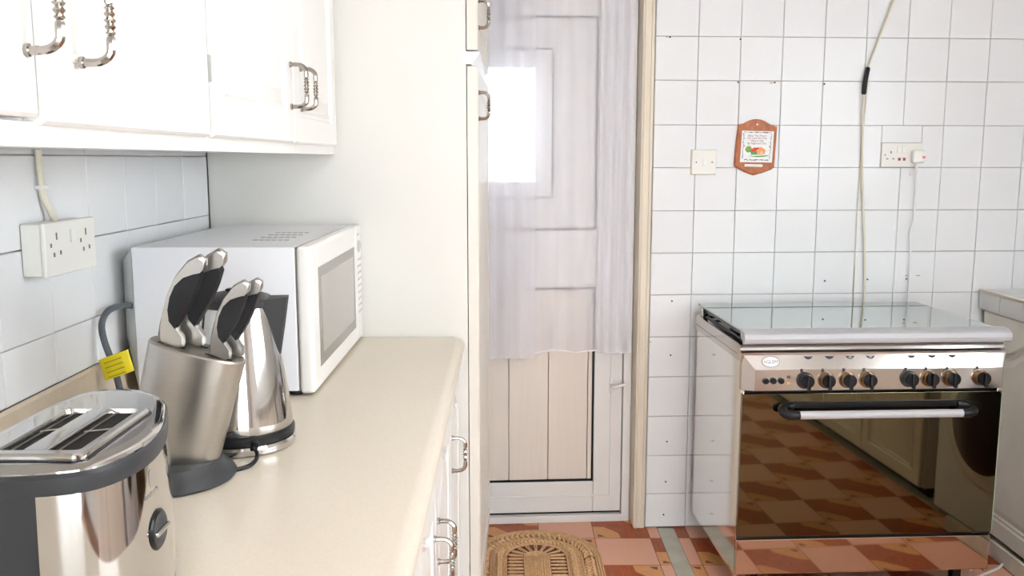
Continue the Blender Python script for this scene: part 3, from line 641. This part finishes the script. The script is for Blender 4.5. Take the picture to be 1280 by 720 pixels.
part('cable_clip', MB().box(-.787, -.772, 1.515, 1.533, 1.326, 1.333, .001), WPL, t)

# ------------------------------------------------------------------ microwave
YM = 1.775; ZM0 = .912; ZM1 = 1.204
t = thing('microwave', 'white microwave oven standing at the far end of the worktop', 'microwave', (-.58, 2.08, .90))
def mwring(ins, y):   # XZ outline
    return [(-.742 + ins, y, ZM0 + ins), (-.42, y, ZM0 + ins), (-.42, y, ZM1 - ins), (-.742 + ins, y, ZM1 - ins)]
b = MB().box(-.742, -.42, YM, 2.385, ZM0, ZM1, .003)
part('body', b, WMET, t)
b = MB().rings([[(-.742, YM + .001, ZM0 + .004), (-.742, YM + .001, ZM1 - .003), (-.742, 2.384, ZM1 - .003), (-.742, 2.384, ZM0 + .004)], [(-.783, YM + .055, 1.015), (-.783, YM + .055, ZM1 - .035), (-.783, 2.34, ZM1 - .035), (-.783, 2.34, 1.015)]])
part('rear_housing', b, mat('grey_white_enamel', (.66, .67, .66), .3), t)
part('door', MB().box(-.418, -.386, YM, 2.292, ZM0 - .006, ZM1 + .002, .009, 3), WPL, t)
mw = part('door_window', MB().box(-.3868, -.3852, 1.832, 2.272, .950, 1.157, .0005), MWG, t, 'grey glass door window')
part('window_mesh', MB().box(-.3854, -.3846, 1.862, 2.245, .975, 1.135), MWGI, mw)
cpn = part('control_panel', MB().box(-.418, -.386, 2.294, 2.387, ZM0 - .006, ZM1 + .002, .009, 3), WPL, t)
part('display', MB().lathe([(1, 0), (1, .0012)], (0, 0, 0), 24, f=lambda p: (-.386 + p[2], 2.340 + p[0] * .027, 1.152 + p[1] * .016)), GREYP, cpn)
b = MB()
for i in range(9):
    for j in range(3): b.box(-.386, -.3852, 2.319 + j * .019, 2.331 + j * .019, 1.115 - i * .017, 1.121 - i * .017)
part('button_print', b, GREYP, cpn); part('brand_print', MB().box(-.386, -.3854, 2.315, 2.355, 1.181, 1.185), GREYP, cpn)
for i in range(4):
    for j in range(6): part('vent_slot', MB().box(-.545 + j * .0135, -.535 + j * .0135, 1.93 + i * .065, 1.938 + i * .065, ZM1 - .001, ZM1 + .0006), SLOTB, t)
part('top_seam', MB().box(-.4205, -.4175, YM + .003, 2.383, ZM0, ZM1 - .001), SLOTB, t)
for sx in (-.70, -.432):
    for sy in (YM + .03, 2.34): part('foot', cyl((sx, sy, .90), (0, 0, 1), .014, .0125, 12), BLACK, t)
pc = part('power_cord', MB().tube(smooth([(-.752, 1.80, 1.082), (-.755, 1.765, 1.090), (-.764, 1.715, 1.089), (-.769, 1.69, 1.068), (-.762, 1.68, 1.035), (-.742, 1.67, .985), (-.725, 1.65, .945), (-.712, 1.62, .922), (-.70, 1.56, .91), (-.69, 1.5, .907)]), .0062, 10), CORDG, t, 'grey power cord looping down behind the toaster')
tg = MB().rings([[Vector((-.736, 1.672, .994)) + Vector((.030 * math.cos(a) * .93 + q * .25, .010 * math.sin(a) - .006, .030 * math.cos(a) * .33 - q)) for a in [2 * PI * i / 20 for i in range(20)]] for q in (-.018, .022)])
part('warning_tag', tg, YEL, pc, 'yellow warning tag')
b = MB()
for i in range(4):
    q = -.010 + i * .009; b.poly([Vector((-.736, 1.672, .994)) + Vector((aa * .93 + (q + s2) * .25, -.0175 + abs(aa) * .08, aa * .33 - (q + s2))) for aa, s2 in ((-.018, 0), (.018, 0), (.018, .0022), (-.018, .0022))])
part('tag_print', b, YELD, pc)
t = thing('loose_plug', 'black plug with brass pins lying on worktop behind the toaster', 'plug', (-.69, 1.52, .905))
part('plug_body', MB().box(-.72, -.672, 1.50, 1.545, .9015, .927, .006, 3), BLACK, t)
for yy in (1.508, 1.528): part('pin', MB().box(-.712, -.700, yy, yy + .007, .927, .944, .001), BRASS, t)
part('pin', MB().box(-.690, -.682, 1.515, 1.530, .927, .945, .001), BRASS, t)

# ------------------------------------------------------------------ kettle
KX, KY = -.446, 1.478
t = thing('electric_kettle', 'polished steel electric kettle with black lid and spout on its base', 'kettle', (KX, KY, .90))
part('base_plate', MB().lathe([(.083, .901), (.087, .904), (.087, .912), (.084, .916), (.08, .917)], (KX, KY, 0), 48), STEEL, t)
part('base_rim', MB().lathe([(.083, .917), (.0855, .920), (.0855, .930), (.082, .933)], (KX, KY, 0), 48), BLACK, t)
part('kettle_body', MB().lathe([(.080, .932), (.0825, .936), (.0820, .95), (.074, 1.01), (.064, 1.08), (.056, 1.135), (.0545, 1.143)], (KX, KY, 0), 64), STEEL, t)
part('lid', MB().lathe([(.0555, 1.136), (.0575, 1.140), (.0575, 1.146), (.052, 1.152), (.035, 1.158), (.012, 1.160)], (KX, KY, 0), 48), DGREY, t)
part('lid_knob', MB().box(KX - .018, KX + .018, KY - .008, KY + .008, 1.161, 1.165, .002), BLACK, t)
b = MB().rings([[(KX + .048, KY + w_, 1.149) for w_ in (-.030, .0, .030)] + [(KX + .082, KY + .012, 1.152), (KX + .085, KY, 1.152), (KX + .082, KY - .012, 1.152)],
                [(KX + .050, KY + w_, 1.10) for w_ in (-.022, .0, .022)] + [(KX + .074, KY + .008, 1.10), (KX + .077, KY, 1.10), (KX + .074, KY - .008, 1.10)],
                [(KX + .056, KY + w_, 1.055) for w_ in (-.012, .0, .012)] + [(KX + .068, KY + .003, 1.055), (KX + .069, KY, 1.055), (KX + .068, KY - .003, 1.055)]])
part('spout', b, DGREY, t)
part('handle', MB().tube(smooth([(KX - .045, KY, 1.146), (KX - .085, KY, 1.143), (KX - .112, KY + .0, 1.118), (KX - .122, KY, 1.07), (KX - .118, KY, 1.02), (KX - .10, KY, .975), (KX - .076, KY, .955)]), [.011] * 12 + [.013] * 13 + [.009] * 12, 10), DGREY, t)
part('cord_socket', MB().box(KX + .036, KX + .048, KY - .084, KY - .068, .918, .929, .002), BLACK, t)
part('cord', MB().tube(smooth([(KX + .042, KY - .086, .922), (KX + .052, KY - .105, .912), (KX + .045, KY - .130, .905), (KX + .01, KY - .155, .905), (KX - .05, KY - .150, .905), (KX - .12, KY - .09, .905), (KX - .2, KY + .03, .905)]), .0034, 8), BLACK, t)

# ------------------------------------------------------------------ knife block and knives
BX, BY = -.507, 1.313; TH = math.radians(15)
t = thing('knife_block', 'leaning oval brushed steel knife block on a round black foot', 'knife block', (BX, BY, .90))
part('foot', MB().lathe([(.092, 0), (.095, .004), (.090, .012), (.079, .020), (.074, .030)], (BX, BY, .9005), 48), DGREY, t)
axv = Vector((math.sin(TH), 0, math.cos(TH))); pv = Vector((math.cos(TH), 0, -math.sin(TH)))
def bring(h, sa, sb, flat_=None):
    r = []
    for i in range(48):
        a = 2 * PI * i / 48; ca, sa_ = math.cos(a), math.sin(a)
        ex = math.copysign(abs(ca) ** .85, ca) * sa; ey = math.copysign(abs(sa_) ** .85, sa_) * sb
        p = Vector((BX, BY, .915)) + pv * ex + Vector((0, ey, 0)) + axv * h
        if flat_: 
            k = (flat_ - p.z) / axv.z; p = p + axv * k
        r.append(p)
    return r
part('block_body', MB().rings([bring(0, .066, .036, .918), bring(.03, .067, .037), bring(.187, .0715, .039), bring(.1895, .0695, .037)]), BRUSH, t)
top = lambda ex, ey, h=.1895: Vector((BX, BY, .915)) + pv * ex + Vector((0, ey, 0)) + axv * h
for ex, ey in ((-.034, -.017), (-.010, .016), (.036, -.016), (.046, .014)):
    part('slot', MB().rings([[top(ex + a, ey + c, h) for a, c in ((-.020, -.0015), (.020, -.0015), (.020, .0015), (-.020, .0015))] for h in (.1885, .1900)]), DARK, t)
KO = [(100, 512), (104, 440), (123, 360), (150, 272), (200, 172), (262, 100), (318, 68), (352, 92), (350, 128), (325, 157), (300, 240), (262, 322), (212, 402), (190, 430), (188, 458), (215, 500), (214, 538), (180, 545)]
KG = [(325, 157), (288, 165), (238, 182), (194, 222), (165, 282), (150, 350), (154, 410), (182, 450), (216, 402), (268, 320), (306, 240), (330, 175)]
def knife(ex, ey, s_, lb, yaw=0, lean=0):
    o0 = top(ex, ey) + Vector((0, 0, .0015))
    def mp_(X, Y, d):
        x = (X - 158) / 4 / 868 * s_; z = (530 - Y) / 4 / 868 * s_
        x, z = x * math.cos(lean) + z * math.sin(lean), -x * math.sin(lean) + z * math.cos(lean)
        return o0 + Vector((x, d, z))
    kt = thing('knife', lb, 'knife', tuple(o0), None, 'knives in the steel block')
    def ex_(P, hw, bv):
        cx_ = sum(p[0] for p in P) / len(P); cy_ = sum(p[1] for p in P) / len(P)
        ins = lambda X, Y, f: (cx_ + (X - cx_) * f, cy_ + (Y - cy_) * f)
        return MB().rings([[mp_(*ins(X, Y, bv), -hw) for X, Y in P], [mp_(X, Y, -hw * .6) for X, Y in P], [mp_(X, Y, hw * .6) for X, Y in P], [mp_(*ins(X, Y, bv), hw) for X, Y in P]])
    part('handle', ex_(KO, .0085 * s_, .93), BRUSH, kt, 'brushed steel handle', 50)
    part('grip', ex_(KG, .0100 * s_, .95), GRIP, kt, 'black grip inset', 50)
    bl = MB().rings([[top(ex + a * s_, ey + c, h) for a, c in ((-.014, -.001), (.012, -.001), (.012, .001), (-.014, .001))] for h in (.1898, .1935)])
    part('blade', bl, STEEL, kt)
knife(-.032, -.017, 1.0, 'large knife at front left of the steel block')
knife(-.014, .016, 1.07, 'large knife behind the front left one in the steel block', lean=-.02)
knife(.040, -.016, .86, 'small knife at front right of the steel block', lean=-.01)
knife(.050, .014, .87, 'small knife behind the front right one in the steel block', lean=-.01)

# ------------------------------------------------------------------ toaster
TX, TY = -.447, .942
t = thing('toaster', 'chrome two-slot toaster with black ends in the near left corner', 'toaster', (TX, TY, .90))
_o = [(-.531, .80), (-.534, .90), (-.531, 1.03), (-.516, 1.085), (-.478, 1.10), (-.438, 1.086), (-.406, 1.045), (-.383, .987), (-.368, .935), (-.362, .885), (-.367, .842), (-.387, .805), (-.43, .789), (-.49, .785)]
_p = [Vector((a, c, 0)) for a, c in _o]; TO = []
for i in range(len(_p)):
    a, b_, c, d = _p[i - 1], _p[i], _p[(i + 1) % len(_p)], _p[(i + 2) % len(_p)]
    for j in range(6):
        q = j / 6; v = 0.5 * ((2 * b_) + (c - a) * q + (2 * a - 5 * b_ + 4 * c - d) * q * q + (3 * b_ - a - 3 * c + d) * q ** 3); TO.append((v.x - TX, v.y - TY))
def tring(z, f, e=0.0):      # outline scaled by f and moved in by e
    return [(TX + x * f - math.copysign(min(abs(x), e), x), TY + y * f - math.copysign(min(abs(y), e), y), z) for x, y in TO]
part('base', MB().rings([tring(.9005, .97), tring(.904, 1.0), tring(.918, 1.005)]), BLACK, t)
part('end_cover', MB().rings([tring(.918, .985), tring(.97, .98), tring(1.03, .975), tring(1.073, .97)]), DGREY, t)
def wrap(z, f):
    sel = [TO[i] for i in range(29, 73)]
    return [(TX + x * f, TY + y * f, z) for x, y in sel] + [(TX + x * f * .93, TY + y * f * .95, z) for x, y in reversed(sel)]
part('chrome_panel', MB().rings([wrap(.9185, 1.022), wrap(.97, 1.022), wrap(1.03, 1.012), wrap(1.071, 1.0)]), STEEL, t, ang=50)
part('rim', MB().rings([tring(1.070, .99), tring(1.074, 1.005), tring(1.087, 1.005), tring(1.0905, .985)]), DGREY, t)
part('top_plate', MB().rings([tring(1.088, .975), tring(1.092, .97), tring(1.0955, .91), tring(1.0965, .80)]), STEEL, t, ang=50)
def rr(x0, x1, y0, y1, r_, z, n=6):
    o = []
    for cx_, cy_, a0 in ((x1 - r_, y1 - r_, 0), (x0 + r_, y1 - r_, PI / 2), (x0 + r_, y0 + r_, PI), (x1 - r_, y0 + r_, 1.5 * PI)):
        for k in range(n + 1): a = a0 + k / n * PI / 2; o.append((cx_ + r_ * math.cos(a), cy_ + r_ * math.sin(a), z))
    return o
zt = 1.0965
part('slot_surround_gap', MB().rings([rr(-.4945, -.3945, .8125, .9875, .016, zt - .002), rr(-.4945, -.3945, .8125, .9875, .016, zt + .0006)]), BLACK, t)
sx_ = ((-.4835, -.461), (-.438, -.4075)); ya, yb = .830, .970; zt0, zt1 = zt + .0006, zt + .0065
fr = MB().rings([rr(-.4925, -.3965, .815, .985, .015, zt0), rr(-.4925, -.3965, .815, .985, .015, zt1 - .002), rr(-.490, -.399, .8175, .9825, .013, zt1), rr(-.485, -.406, .828, .972, .006, zt1), rr(-.4835, -.4075, .8295, .9705, .005, zt0)], False, False)
fr.box(sx_[0][1], sx_[1][0], ya - .002, yb + .003, zt0, zt1, .002)
part('slot_frame', fr, STEEL, t)
for a_, c_ in sx_:
    sl_ = part('bread_slot', MB().box(a_ - .001, c_ + .001, ya - .002, yb + .002, zt0 - .001, zt0 + .0008), DARK, t)
    part('slot_guide', MB().tube([(a_ + .007, ya, zt0 + .0018), (a_ + .007, yb, zt0 + .0018)], .0009, 5).tube([(a_ + .003, (ya + yb) / 2, zt0 + .0018), (c_ - .003, (ya + yb) / 2 + .01, zt0 + .0018)], .0009, 5), BRUSH, sl_)
def tside(y, z):      # point on the chrome side
    c = sorted((q for q in TO if q[0] > -.02), key=lambda q: abs(q[1] + TY - y)); return TX + c[0][0] * 1.012
yd, zd = .889, .998
kd = part('browning_dial', MB().lathe([(.0215, -.002), (.0215, .0015), (.0195, .003)], (0, 0, 0), 28, f=lambda p: (tside(yd, zd) + p[2], yd + p[0], zd + p[1])), BLACK, t)
part('dial_face', cyl((tside(yd, zd) + .0025, yd, zd), (1, 0, 0), .0185, .0012, 28), DGREY, kd)
part('dial_grip', MB().box(tside(yd, zd) + .0035, tside(yd, zd) + .008, yd - .017, yd + .017, zd - .0025, zd + .0025, .0015), STEEL, kd)
ye, ze = .880, 1.056
part('emblem', MB().lathe([(1, 0), (1, .0006)], (0, 0, 0), 20, f=lambda p: (tside(ye, ze) + p[2] - .0006, ye + p[0] * .0035, ze + p[1] * .009)), ETCH, t)
b = MB()
for k in range(9): yy = ye - .014 + k * .0036; b.box(tside(yy, 1.034) - .001, tside(yy, 1.034) + .0008, yy - .0013, yy + .0013, 1.038, 1.041 + (.001 if k % 4 == 0 else 0))
part('script_print', b, ETCH, t)
part('lever', MB().box(-.525, -.495, TY - .172, TY - .150, 1.0, 1.014, .004), BLACK, t)

# ------------------------------------------------------------------ rug
RX, RY, RL = .103, 2.972, .36
t = thing('jute_rug', 'oval braided jute rug on the floor in front of the back door', 'rug', (RX, 2.79, 0))
def stad(r_, n=28, nl=10):
    p = [(RX + r_ * math.cos(a), RY + r_ * math.sin(a)) for a in [PI * k / n for k in range(n + 1)]]
    p += [(RX - r_, RY - RL * k / nl) for k in range(1, nl)]
    p += [(RX + r_ * math.cos(a), RY - RL + r_ * math.sin(a)) for a in [PI + PI * k / n for k in range(n + 1)]]
    p += [(RX + r_, RY - RL + RL * k / nl) for k in range(1, nl)]
    return p
def ring_tube(r_, tr_, z=None, n=6): 
    z = z or tr_ + .001
    return MB().tube([(x, y_, z) for x, y_ in stad(r_)], tr_, n, closed=True)
for r_ in (.222, .2135, .205): part('cord_ring', ring_tube(r_, .0043), JUTE, t)
for r_ in (.158, .150, .1425): part('cord_ring', ring_tube(r_, .0038), JUTE, t)
part('cord_ring', ring_tube(.1135, .0035), JUTE, t); part('cord_ring', ring_tube(.106, .0035), JUTE, t)
def braid(r_, w_, per):
    S = stad(r_, 60, 40); n = len(S); m = MB()
    L_ = [0]
    for i in range(n): L_.append(L_[-1] + math.dist(S[i], S[(i + 1) % n]))
    tot = L_[-1]; nb = int(tot / per)
    def at(sv):
        sv %= tot
        for i in range(n):
            if L_[i + 1] >= sv:
                f = (sv - L_[i]) / (L_[i + 1] - L_[i]); a = S[i]; c = S[(i + 1) % n]; p = Vector((a[0] + (c[0] - a[0]) * f, a[1] + (c[1] - a[1]) * f)); d = Vector((c[0] - a[0], c[1] - a[1])).normalized(); return p, Vector((d.y, -d.x)), d
    for k in range(nb):
        for sg in (1, -1):
            p, nn, d = at((k + .5 * (sg > 0)) * per)
            a = p + nn * sg * w_ * .95 - d * per * .35; c = p - nn * sg * w_ * .12 + d * per * .55
            mid = (a + c) / 2
            m.tube([(a.x, a.y, .005), (mid.x, mid.y, .0095), (c.x, c.y, .005)], [.0030, .0068, .0030], 6)
    return m
part('braid', braid(.1815, .018, .021), JUTE, t)
part('braid', braid(.128, .010, .016), JUTE, t)
part('core_backing', MB().rings([[(x, y_, z) for x, y_ in stad(.103)] for z in (.0015, .0035)]), JUTED, t)
for r_ in (.0415, .033, .0245, .016, .0075): part('core_cord', ring_tube(r_, .0044), JUTE, t)
part('core_cord', MB().tube([(RX, RY, .0054), (RX, RY - RL, .0054)], .0044, 6), JUTE, t)
# radial loops between core and inner braid
S = stad(.073, 12, 10); lp = []
tot = 0; P_ = stad(.073, 60, 40); Ls = [0]
for i in range(len(P_)): Ls.append(Ls[-1] + math.dist(P_[i], P_[(i + 1) % len(P_)]))
nl_ = 46
for k in range(nl_):
    sv = (k + .5) / nl_ * Ls[-1]
    i = max(q for q in range(len(P_)) if Ls[q] <= sv); a = P_[i]; c = P_[(i + 1) % len(P_)]; f = (sv - Ls[i]) / (Ls[i + 1] - Ls[i])
    p = Vector((a[0] + (c[0] - a[0]) * f, a[1] + (c[1] - a[1]) * f)); d = Vector((c[0] - a[0], c[1] - a[1])).normalized(); nn = Vector((d.y, -d.x))
    lo_, hi_, wd = -.026, .026, .0034
    pts = [p + nn * lo_ - d * wd * .5, p + nn * .0 - d * wd, p + nn * (hi_ - .006) - d * wd * 1.25, p + nn * hi_, p + nn * (hi_ - .006) + d * wd * 1.25, p + nn * .0 + d * wd, p + nn * lo_ + d * wd * .5]
    part('loop', MB().tube([(q.x, q.y, .0065) for q in pts], .0026, 5), JUTE, t)
# lamp bowl added for the ceiling fill light, never in view
t = thing('added_ceiling_lamp', 'round white ceiling lamp added for the fill light, out of view above', 'lamp', (.75, .9, 2.49))
part('lamp_bowl', MB().lathe([(.12, 2.45), (.15, 2.47), (.15, 2.4995)], (.75, .9, 0), 32), WPL, t)
